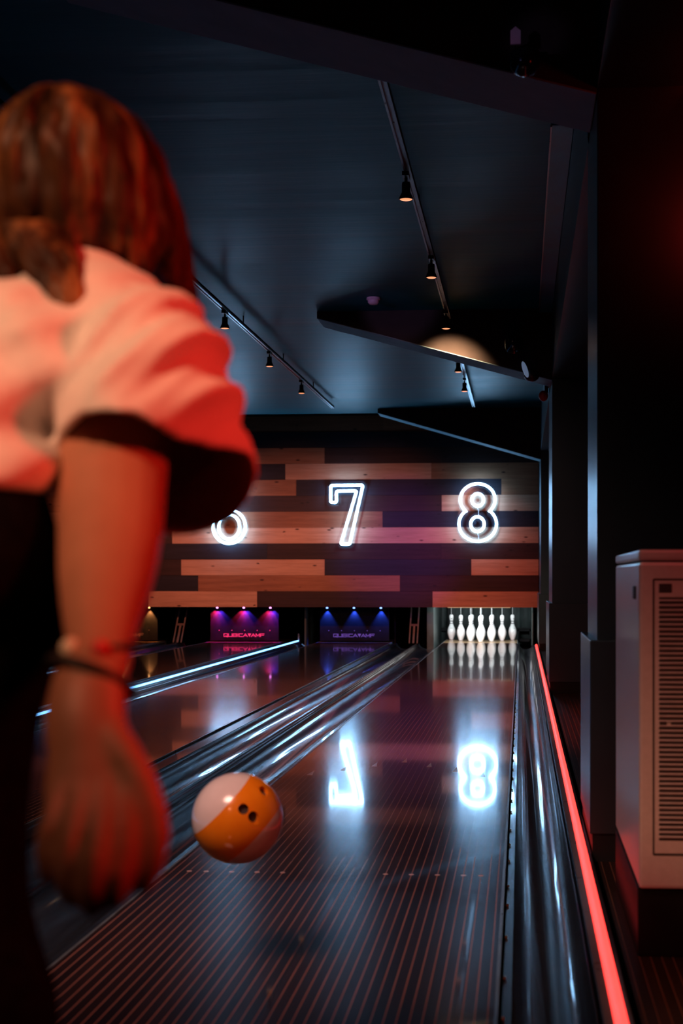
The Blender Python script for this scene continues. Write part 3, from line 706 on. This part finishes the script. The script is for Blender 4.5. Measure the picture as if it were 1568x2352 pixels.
# ------------------------------------------------------------------ white cabinet
ax0, ax1, ay0, ay1, az0, az1 = 0.286, 0.886, 3.50, 4.36, 0.170, 0.994
t = thing('air_conditioner', 'white floor-standing air conditioning cabinet with louvred front on black plinth', 'air conditioner', ((ax0+ax1)/2, (ay0+ay1)/2, 0))
s = MB(); s.box(ax0, ax1, ay0, ay1, az0, az1-0.030); s.build('cabinet', m_acw, t, bevel=0.008)
s = MB(); s.box(ax0-0.001, ax1+0.001, ay0-0.001, ay1+0.001, az1-0.027, az1); s.build('top_cap', m_acw, t, bevel=0.007)
s = MB(); s.box(ax0-0.002, ax1+0.002, ay0+0.02, ay1-0.02, 0.001, az0-0.002); s.build('plinth', m_black, t, bevel=0.003)
px0, px1, pz0, pz1 = 0.3205, 0.852, 0.2535, 0.9215
s = MB(); g_ = 0.0022
for a0, a1, c0, c1 in ((px0-g_, px0+g_, pz0, pz1), (px1-g_, px1+g_, pz0, pz1), (px0, px1, pz0-g_, pz0+g_), (px0, px1, pz1-g_, pz1+g_)):
    s.box(a0, a1, ay0-0.0012, ay0+0.001, c0, c1)
s.build('panel_seam', m_acd, t)
s = MB(); s.box(px0+0.004, px1-0.004, ay0-0.0025, ay0+0.002, pz0+0.004, pz1-0.004); s.build('front_panel', m_acw, t)
s = MB(); s.box(0.3332, 0.3645, ay0-0.0045, ay0-0.002, 0.8895, 0.9115); s.build('badge', m_acd, t, bevel=0.001)
s = MB(); z = 0.8785
while z > 0.292:
    if not (0.565 < z < 0.578): s.box(0.3335, 0.842, ay0-0.0034, ay0-0.0022, z-0.0052, z)
    else: s.box(0.362, 0.842, ay0-0.0034, ay0-0.0022, z-0.0052, z)
    z -= 0.0117
s.build('louvre_slots', m_acd, t)
s = MB(); z = 0.8785-0.0052
while z > 0.292:
    s.add([(0.3335, ay0-0.0026, z), (0.842, ay0-0.0026, z), (0.842, ay0-0.009, z-0.0030), (0.3335, ay0-0.009, z-0.0030), (0.842, ay0-0.0026, z-0.0060), (0.3335, ay0-0.0026, z-0.0060)], [(0, 1, 2, 3), (3, 2, 4, 5), (0, 3, 5), (1, 4, 2)])
    z -= 0.0117
s.build('louvre_blades', m_acw, t)
s = MB(); s.box(0.3345, 0.352, ay0-0.0046, ay0-0.0022, 0.566, 0.5765); s.build('logo_plate', m_acd, t, bevel=0.001)
s = MB(); s.box(ax0-0.004, ax0+0.002, 3.60, 3.66, 0.872, 0.905); s.build('side_latch', m_acd, t, bevel=0.002)

# ------------------------------------------------------------------ bowling ball
BR = 0.108; BC = Vector((-0.6734, 3.3585, 0.353))
ballax = Vector((0.70, 0.16, -0.70)).normalized()
m_ball = M('white_ball_with_orange_stripe', (0.9, 0.4, 0.05), 0.22, coat=0.7); _t = NT(m_ball)
_tc = _t.n('ShaderNodeTexCoord'); _dp = _t.n('ShaderNodeVectorMath', operation='DOT_PRODUCT'); _t.l(_tc.outputs['Object'], _dp.inputs[0]); _dp.inputs[1].default_value = ballax
_msk = _t.math('LESS_THAN', _t.math('ABSOLUTE', _dp.outputs['Value']), BR*0.47)
_nn = _t.noise(_t.coord((1, 1, 1)), 30, 3)
_t.out(_t.mix(_msk, _t.ramp(_nn, [(0.3, (0.80, 0.77, 0.76)), (0.7, (0.86, 0.83, 0.82))]), _t.ramp(_nn, [(0.3, (0.92, 0.27, 0.008)), (0.7, (0.96, 0.31, 0.012))])), 'Base Color')
t = thing('bowling_ball', 'white bowling ball with broad orange stripe flying over the lane', 'bowling ball', tuple(BC))
s = MB(); s.ell(tuple(BC), (BR, BR, BR), 64, 40); ballo = s.build('ball_shell', m_ball, t, smooth=True)
def on_ball(dx, dz):
    q = (dx*dx+dz*dz)**.5; k = math.sqrt(max(0, 1-q*q)); f = Vector((0.195, -0.970, 0.143)).normalized()
    rr = Vector((0.980, 0.197, 0)); uu = Vector((-0.028, 0.141, 0.990))
    return (rr*dx+uu*dz+f*k).normalized()
holes = [(on_ball(0.125, 0.215), 0.0125), (on_ball(0.335, 0.045), 0.0125), (on_ball(0.575, 0.59), 0.0135)]
cut = MB()
for d, r in holes: cut.tube([BC+d*(BR-0.05), BC+d*(BR+0.02)], r, 20)
cuto = cut.build('hole_tool', m_acd, None, loc=tuple(BC))
cuto.parent = t; cuto.location = (0, 0, 0)
bo = ballo.modifiers.new('holes', 'BOOLEAN'); bo.operation = 'DIFFERENCE'; bo.object = cuto; bo.solver = 'EXACT'
bpy.context.view_layer.update()
dg = bpy.context.evaluated_depsgraph_get()
me2 = bpy.data.meshes.new_from_object(ballo.evaluated_get(dg)); ballo.modifiers.clear(); ballo.data = me2
bpy.data.objects.remove(cuto)
for i, (d, r) in enumerate(holes):
    s = MB(); a = d.cross(Vector((0, 0, 1))).normalized(); c2 = d.cross(a); n = 24; rings = []
    for rad, dep in ((r*1.0, 0.0015), (r*1.16, 0.0005), (r*1.12, -0.004), (r*0.99, -0.004)):
        base = math.sqrt(BR*BR-rad*rad); rings.append([BC+d*(base+dep*0.3)+(a*math.cos(2*PI*k/n)+c2*math.sin(2*PI*k/n))*rad for k in range(n)])
    rings.append(rings[0]); s.loft(rings, cap=False); s.build('hole_insert', m_ball, t, smooth=True)
    s = MB(); s.lathe([(r*0.98, 0), (r*0.98, 0.001), (0.001, 0.001)], (0, 0, 0), 20)
    Q = d.to_track_quat('Z', 'Y').to_matrix(); s.v = [tuple(BC+d*(BR-0.012)+Q @ Vector(v)) for v in s.v]; s.build('finger_hole', m_acd if i < 2 else m_rack, t)

# ------------------------------------------------------------------ the bowler
def ering(c, a, b_, n=28, right=(1, 0, 0), dep=(0, 1, 0), fn=None):
    c = Vector(c); R = Vector(right); D = Vector(dep); out = []
    for k in range(n):
        q = 2*PI*k/n; e = 1.0+(fn(q) if fn else 0)
        out.append(c+R*(a*math.cos(q)*e)+D*(b_*math.sin(q)*e))
    return out
def smooth_rings(rings, n):
    cols = list(zip(*rings)); new = [catmull(c, n) for c in cols]
    return [list(r) for r in zip(*new)]
P_ = thing('person', 'bowler seen from behind with brown hair, white T-shirt and black trousers, right arm swung down', 'person', (-0.55, 1.25, 0))
def skinny(b, path, n=16, steps=4):
    # path: (centre, half width, half depth); rings stand square to the path
    C = catmull([p[0] for p in path], steps); A = catmull([(p[1], p[2], 0) for p in path], steps)
    rings = []
    for i, c in enumerate(C):
        tv = (C[min(i+1, len(C)-1)]-C[max(i-1, 0)]).normalized()
        r = Vector((1, 0, 0)); r = (r-tv*r.dot(tv)).normalized(); d = tv.cross(r)
        rings.append(ering(c, A[i][0], A[i][1], n, r, d))
    b.loft(rings)
def remesh(o, vox, sm=6):
    r = o.modifiers.new('remesh', 'REMESH'); r.mode = 'VOXEL'; r.voxel_size = vox; r.use_smooth_shade = True
    if sm:
        k = o.modifiers.new('smooth', 'SMOOTH'); k.factor = 0.5; k.iterations = sm
b = MB()
# trunk under the clothes, neck, head
skinny(b, [((-0.5556, 1.2513, 0.9397), .08, .065), ((-0.5563, 1.2714, 1.0038), .085, .07), ((-0.5485, 1.3221, 1.0691), .085, .07), ((-0.5173, 1.3746, 1.1346), .095, .065), ((-0.4939, 1.4215, 1.1901), .09, .05), ((-0.4754, 1.4480, 1.2308), .05, .04), ((-0.4673, 1.4587, 1.2601), .047, .047), ((-0.4645, 1.4689, 1.2944), .045, .05)])
HC = Vector((-0.4676, 1.4787, 1.3452))
Rh = Matrix.Rotation(math.radians(-28), 3, 'X')
b.ell(HC, (.072, .088, .095), 24, 16, Rh); b.ell(HC+Rh @ Vector((0, .035, -.055)), (.056, .058, .062), 20, 12, Rh)
b.ell(HC+Rh @ Vector((0, .093, -.028)), (.012, .020, .022), 12, 8, Rh); b.ell(HC+Rh @ Vector((0, .085, -.068)), (.024, .010, .010), 12, 8, Rh)
b.ell(HC+Rh @ Vector((0, .080, -.098)), (.022, .016, .016), 12, 8, Rh); b.ell(HC+Rh @ Vector((0, .078, .012)), (.05, .014, .012), 14, 8, Rh)
for sx in (-1, 1): b.ell(HC+Rh @ Vector((sx*.073, .005, -.02)), (.010, .020, .030), 12, 8, Rh)
# right arm, swung down towards the camera
skinny(b, [((-0.3996, 1.4237, 1.1759), .05, .05), ((-0.3880, 1.3745, 1.1160), .053, .052), ((-0.3821, 1.3197, 1.0552), .053, .050), ((-0.3717, 1.2754, 1.0072), .0500, .048), ((-0.3614, 1.2361, 0.9662), .0465, .045), ((-0.3504, 1.1868, 0.9277), .0410, .040), ((-0.3395, 1.1375, 0.8957), .0325, .030), ((-0.3295, 1.0981, 0.8728), .0265, .023), ((-0.3259, 1.0783, 0.8570), .0265, .022)])
skinny(b, [((-0.3267, 1.0833, 0.8617), .0255, .021), ((-0.3268, 1.0632, 0.8447), .0290, .022), ((-0.3255, 1.0483, 0.8197), .0315, .021), ((-0.3199, 1.0387, 0.7948), .0315, .018), ((-0.3137, 1.0291, 0.7736), .0390, .0145), ((-0.3115, 1.0243, 0.7632), .036, .011)])
def finger(pts, r0, r1):
    n = len(pts); c = catmull(pts, 5); N = len(c)
    b.tube(c, [r0+(r1-r0)*i/(N-1) for i in range(N)], 12)
    b.ell(c[-1], (r1, r1, r1), 12, 8)
finger([(-0.3341, 1.0276, 0.7800), (-0.3394, 1.0121, 0.7505), (-0.3428, 1.0068, 0.7278), (-0.3429, 1.0168, 0.7068)], .0088, .0070)
finger([(-0.3179, 1.0238, 0.7743), (-0.3205, 1.0035, 0.7397), (-0.3245, 0.9982, 0.7141), (-0.3262, 1.0131, 0.6921)], .0098, .0078)
finger([(-0.3020, 1.0250, 0.7743), (-0.3004, 1.0000, 0.7359), (-0.3051, 0.9947, 0.7074), (-0.3083, 1.0095, 0.6860)], .0100, .0080)
finger([(-0.2880, 1.0261, 0.7759), (-0.2825, 1.0064, 0.7397), (-0.2867, 1.0011, 0.7110), (-0.2926, 1.0107, 0.6916)], .0096, .0078)
finger([(-0.3034, 1.0399, 0.8110), (-0.2778, 1.0268, 0.7775), (-0.2648, 1.0178, 0.7473), (-0.2644, 1.0128, 0.7246), (-0.2727, 1.0172, 0.7031)], .0135, .0088)
# left arm, held out for balance
skinny(b, [((-0.6069, 1.4079, 1.1582), .05, .05), ((-0.7055, 1.4706, 1.1231), .045, .045), ((-0.8351, 1.5409, 1.0799), .038, .038), ((-0.9573, 1.5918, 1.0908), .032, .03), ((-1.0476, 1.6250, 1.1051), .024, .022), ((-1.0966, 1.6413, 1.1099), .034, .016), ((-1.1345, 1.6484, 1.1110), .034, .012)])
for k in range(4):
    dy = (-45, -15, 15, 45)[k]
    finger([(-1.1240, 1.6492, 1.1110), tuple(Vector((-1.1728, 1.6555, 1.1120))+Vector((0, 0, -dy*.0006))), tuple(Vector((-1.2133, 1.6575, 1.1072))+Vector((0, 0, -dy*.0008)))], .0088, .007)
finger([(-1.0746, 1.6330, 1.1062), (-1.0942, 1.6214, 1.0636), (-1.1148, 1.6199, 1.0377)], .011, .008)
# legs
skinny(b, [((-0.50, 1.27, 0.90), .055, .065), ((-0.500, 1.25, 0.70), .045, .05), ((-0.490, 1.23, 0.50), .042, .045), ((-0.465, 1.18, 0.30), .045, .05), ((-0.45, 1.13, 0.09), .032, .036), ((-0.45, 1.15, 0.05), .034, .05)])
skinny(b, [((-0.655, 1.30, 0.85), .058, .066), ((-0.68, 1.42, 0.72), .055, .062), ((-0.70, 1.56, 0.50), .05, .052), ((-0.70, 1.55, 0.30), .045, .05), ((-0.70, 1.52, 0.09), .032, .036), ((-0.70, 1.54, 0.05), .034, .05)])
body = b.build('body', m_skin, P_); remesh(body, 0.0045, 5)
for sx in (-1, 1):
    e = MB(); e.ell(HC+Rh @ Vector((sx*.030, .074, -.008)), (.012, .012, .012), 14, 10); e.build('eye', m_eye, P_, smooth=True)

# hair: cap with strand ridges, a fall over the right shoulder and one down the back
h = MB()
def strand_fn(ph, amp):
    def fn(q): return amp*(math.sin(11*q+3.0*math.sin(ph*1.3))+0.6*math.sin(23*q+ph*2.1+1.0)+0.4*math.sin(41*q-ph))
    return fn
hr = [(224, 174, 30, .030, 1.51), (236, 174, 78, .062, 1.51), (256, 176, 114, .083, 1.51), (290, 178, 150, .100, 1.51), (330, 179, 176, .110, 1.51), (380, 180, 194, .115, 1.51), (430, 182, 208, .115, 1.51), (480, 182, 218, .112, 1.51), (530, 182, 226, .108, 1.51), (575, 184, 228, .100, 1.52), (605, 190, 214, .090, 1.53)]
HP = {224: ((-0.4694, 1.4786, 1.4332), 0.0138), 236: ((-0.4694, 1.4786, 1.4277), 0.0359), 256: ((-0.4685, 1.4786, 1.4185), 0.0525), 290: ((-0.4676, 1.4787, 1.4028), 0.0691), 330: ((-0.4671, 1.4787, 1.3844), 0.0811), 380: ((-0.4667, 1.4788, 1.3613), 0.0894), 430: ((-0.4658, 1.4788, 1.3383), 0.0958), 480: ((-0.4658, 1.4788, 1.3153), 0.1004), 530: ((-0.4658, 1.4788, 1.2923), 0.1041), 575: ((-0.4679, 1.4887, 1.2738), 0.1057), 605: ((-0.4682, 1.4987, 1.2621), 0.0999)}
C_ = catmull([HP[r[0]][0] for r in hr], 4); A__ = catmull([(HP[r[0]][1], r[3], 0) for r in hr], 4)
rings = []
for i, c in enumerate(C_):
    u = i/(len(C_)-1); amp = 0.022*min(1, u*3)+0.012*u
    base = strand_fn(u*5, amp)
    def fn(q, base=base, u=u):
        # parting groove at the back of the crown
        dq = (q-(1.5*PI-0.06)+PI) % (2*PI)-PI
        return base(q)-0.20*math.exp(-(dq/0.10)**2)*math.exp(-((u-0.28)/0.2)**2)
    rr_ = ering(c, A__[i][0], A__[i][1], 120, fn=fn)
    if u > 0.8:
        w = (u-0.8)/0.2
        rr_ = [p+Vector((0, 0, -w*0.022*(0.5+0.5*math.sin(9*k/120*2*PI+1.3)+0.35*math.sin(31*k/120*2*PI)))) for k, p in enumerate(rr_)]
    rings.append(rr_)
h.loft(rings)
def lock(pts, n=36, amp=0.06):
    C = catmull([p[0] for p in pts], 5); A = catmull([(p[1], p[2], 0) for p in pts], 5)
    h.loft([ering(c, A[i][0], A[i][1], n, fn=strand_fn(i*0.25, amp)) for i, c in enumerate(C)])
lock([((-0.3961, 1.5042, 1.3578), .018, .04), ((-0.3870, 1.5149, 1.3230), .022, .045), ((-0.3810, 1.5254, 1.2878), .021, .045), ((-0.3759, 1.5358, 1.2568), .019, .04), ((-0.3687, 1.5464, 1.2302), .013, .03), ((-0.3634, 1.5569, 1.2081), .005, .01)])
lock([((-0.4829, 1.3772, 1.2722), .035, .03), ((-0.4563, 1.3442, 1.2343), .032, .022), ((-0.4364, 1.3226, 1.2043), .024, .016), ((-0.4217, 1.3097, 1.1790), .013, .010), ((-0.4142, 1.3073, 1.1601), .004, .004)])
lock([((-0.5252, 1.3840, 1.2747), .030, .03), ((-0.5081, 1.3502, 1.2407), .026, .022), ((-0.4906, 1.3265, 1.2143), .014, .014), ((-0.4806, 1.3223, 1.1967), .004, .004)])
hair = h.build('hair', m_hair, P_, smooth=True)

# T-shirt: trunk plus a wide open right sleeve, joined into one skin
s = MB()
tr = [((-0.5396, 1.2425, 1.0001), 0.1156, 0.1150), ((-0.5396, 1.2425, 1.0067), 0.1171, 0.1170), ((-0.5383, 1.2677, 1.0354), 0.1138, 0.1150), ((-0.5304, 1.2934, 1.0659), 0.1047, 0.1150), ((-0.5062, 1.3454, 1.1259), 0.1263, 0.1200), ((-0.4898, 1.3968, 1.1812), 0.1439, 0.1150), ((-0.4779, 1.4278, 1.2177), 0.1247, 0.0950), ((-0.4709, 1.4484, 1.2443), 0.0767, 0.0750), ((-0.4673, 1.4587, 1.2601), 0.0500, 0.0600)]
rings = smooth_rings([ering(c, a, d, 48) for c, a, d in tr], 6)
out = []
for i, r in enumerate(rings):
    v = i/(len(rings)-1); rr_ = []
    cx_ = sum((p for p in r), Vector())/len(r)
    for k, p in enumerate(r):
        q = 2*PI*k/48; d = (p-cx_); d.z = 0; d.normalize()
        f = 0.010*math.sin(2*PI*((p.x*0.8+p.z)/0.11)+1.5*math.sin(14*p.x))+0.005*math.sin(2*PI*((p.x*0.5-p.z)/0.06)+1.5*math.sin(18*p.z))
        rr_.append(p+d*f*min(1, 4*v)*min(1, 3*(1-v)))
    out.append(rr_)
s.loft(out)
SL = [
 [(-0.3379, 1.4284, 1.2069), (-0.3438, 1.3979, 1.2119), (-0.3603, 1.3766, 1.2143), (-0.3789, 1.3651, 1.2143), (-0.4042, 1.3632, 1.2079), (-0.4315, 1.3812, 1.1991), (-0.4494, 1.4099, 1.1874), (-0.4529, 1.4497, 1.1766), (-0.4345, 1.4812, 1.1725), (-0.4004, 1.4939, 1.1788), (-0.3702, 1.4861, 1.1909), (-0.3471, 1.4578, 1.2014)],
 [(-0.3006, 1.4112, 1.1681), (-0.3086, 1.3404, 1.1769), (-0.3301, 1.3087, 1.1836), (-0.3598, 1.2964, 1.1816), (-0.3989, 1.3034, 1.1754), (-0.4369, 1.3306, 1.1604), (-0.4701, 1.3782, 1.1389), (-0.4690, 1.4284, 1.1198), (-0.4391, 1.4809, 1.1126), (-0.3963, 1.5142, 1.1211), (-0.3519, 1.5076, 1.1338), (-0.3200, 1.4699, 1.1556)],
 [(-0.2794, 1.3827, 1.1054), (-0.2875, 1.3019, 1.1091), (-0.3099, 1.2601, 1.1153), (-0.3396, 1.2377, 1.1200), (-0.3741, 1.2351, 1.1161), (-0.4105, 1.2624, 1.1050), (-0.4427, 1.3101, 1.0874), (-0.4455, 1.3701, 1.0648), (-0.4157, 1.4325, 1.0441), (-0.3769, 1.4756, 1.0428), (-0.3313, 1.4791, 1.0565), (-0.2980, 1.4415, 1.0841)],
 [(-0.2532, 1.3446, 1.0409), (-0.2829, 1.2922, 1.0470), (-0.3075, 1.2502, 1.0518), (-0.3304, 1.2184, 1.0658), (-0.3596, 1.2061, 1.0711), (-0.3920, 1.2237, 1.0643), (-0.4223, 1.2715, 1.0508), (-0.4245, 1.3316, 1.0193), (-0.3929, 1.3841, 0.9798), (-0.3533, 1.4272, 0.9663), (-0.2973, 1.4315, 0.9787), (-0.2608, 1.3942, 1.0099)]]
SL = [catmull(r, 5, True) for r in SL]
rings = smooth_rings(SL, 8)
NS = len(rings); out = []
for i, r in enumerate(rings):
    v = i/(NS-1); c = sum(r, Vector())/len(r); rr_ = []
    for k, p in enumerate(r):
        q = 2*PI*k/len(r); d = (p-c).normalized()
        ridge = math.sin(2*PI*(1.55*v+2.3*q/(2*PI))+0.4)
        w_ = math.sin(PI*min(1, 0.12+v*0.86)); f = w_*(0.0085*math.sin(2*PI*((p.x-p.z*0.85)/0.062)+1.2*math.sin(30*p.x))+0.004*math.sin(2*PI*((p.x*1.2-p.z)/0.031)+2*math.sin(22*p.z)))+0.004*ridge*w_
        rr_.append(p+d*f)
    out.append(rr_)
inner = []
for i in range(NS-1, NS//3, -1):
    r = out[i]; c = sum(r, Vector())/len(r); inner.append([p+(c-p).normalized()*0.0095 for p in r])
s.loft(out+inner)
# left sleeve
skinny(s, [((-0.5804, 1.4099, 1.1759), .07, .075), ((-0.6599, 1.4440, 1.1374), .075, .075), ((-0.7525, 1.4971, 1.0987), .085, .08)])
shirt = s.build('t_shirt', m_shirt, P_); remesh(shirt, 0.005, 3)

# trousers
s = MB()
tw = [((-0.5417, 1.2474, 1.0180), 0.1097, 0.1050), ((-0.5356, 1.2378, 0.9823), 0.1167, 0.1200), ((-0.5316, 1.2331, 0.9511), 0.1201, 0.1350), ((-0.5275, 1.2284, 0.9162), 0.1177, 0.1350), ((-0.5275, 1.2284, 0.8892), 0.1119, 0.1200)]
s.loft(smooth_rings([ering(c, a, d, 32) for c, a, d in tw], 4))
skinny(s, [((-0.4833, 1.2318, 0.9355), 0.0714, 0.0785), ((-0.4822, 1.2269, 0.8778), 0.0730, 0.0803), ((-0.4917, 1.2211, 0.8206), 0.0708, 0.0779), ((-0.4989, 1.2156, 0.7448), 0.0686, 0.0755), ((-0.4945, 1.2059, 0.6895), 0.0654, 0.0720), ((-0.4875, 1.1964, 0.6351), 0.0645, 0.0710), ((-0.4691, 1.1877, 0.5816), 0.0640, 0.0704), ((-0.4557, 1.1787, 0.5468), 0.0635, 0.0698), ((-0.47, 1.20, 0.40), .068, .075), ((-0.455, 1.16, 0.22), .062, .07), ((-0.45, 1.13, 0.07), .062, .07)], 24)
skinny(s, [((-0.66, 1.28, 0.95), .095, .11), ((-0.68, 1.42, 0.72), .082, .09), ((-0.70, 1.55, 0.50), .075, .08), ((-0.70, 1.55, 0.30), .065, .07), ((-0.70, 1.52, 0.07), .062, .07)], 24)
tro = s.build('trousers', m_trouser, P_); remesh(tro, 0.007, 4)
for cx_, cy_ in ((-0.45, 1.19), (-0.70, 1.58)):
    s = MB(); rings = []
    for k in range(13):
        u = k/12; y = cy_-0.105+0.25*u; wv = 0.036+0.014*math.sin(PI*u**0.8); hh = 0.085-0.045*u if u > .3 else 0.085
        rings.append([Vector((cx_+wv*math.cos(q)*(0.55 if k in (0, 12) else 1), y, 0.022+max(0, hh*math.sin(q)))) for q in [2*PI*j/20 for j in range(20)]])
    s.loft(rings); sh = s.build('shoe', m_shoe, P_, smooth=True)
    s = MB(); s.prism([(cx_+(0.040+0.014*math.sin(PI*k/12))*sg, cy_-0.112+0.265*k/12) for sg, rng in ((1, range(13)), (-1, range(12, -1, -1))) for k in rng], 0.001, 0.022, 'z'); s.build('sole', m_sole, sh)
# wrist band with beads
WC = Vector((-0.3280, 1.0932, 0.8690))
br_ = MB(); br_.tube([WC+Vector((.030*math.cos(2*PI*k/40), .027*math.sin(2*PI*k/40), .004*math.cos(2*PI*k/40))) for k in range(40)], 0.0028, 8, closed=True); wb = br_.build('bracelet', m_band, P_, smooth=True)
e = MB(); e.ell((-0.3450, 1.0749, 0.8708), (.0085, .0085, .0085), 16, 10); e.build('cream_bead', m_beadw, wb, smooth=True)
e = MB(); e.ell((-0.3179, 1.0619, 0.8709), (.0075, .0075, .0075), 16, 10); e.build('red_bead', m_beadr, wb, smooth=True)
WC2 = Vector((-0.3269, 1.0702, 0.8488))
br_ = MB(); br_.tube([WC2+Vector((.0315*math.cos(2*PI*k/40), .0255*math.sin(2*PI*k/40), -.010*math.cos(2*PI*k/40)-0.012*math.sin(2*PI*k/40))) for k in range(40)], 0.0042, 8, closed=True); br_.build('hair_tie', m_band, P_, smooth=True)
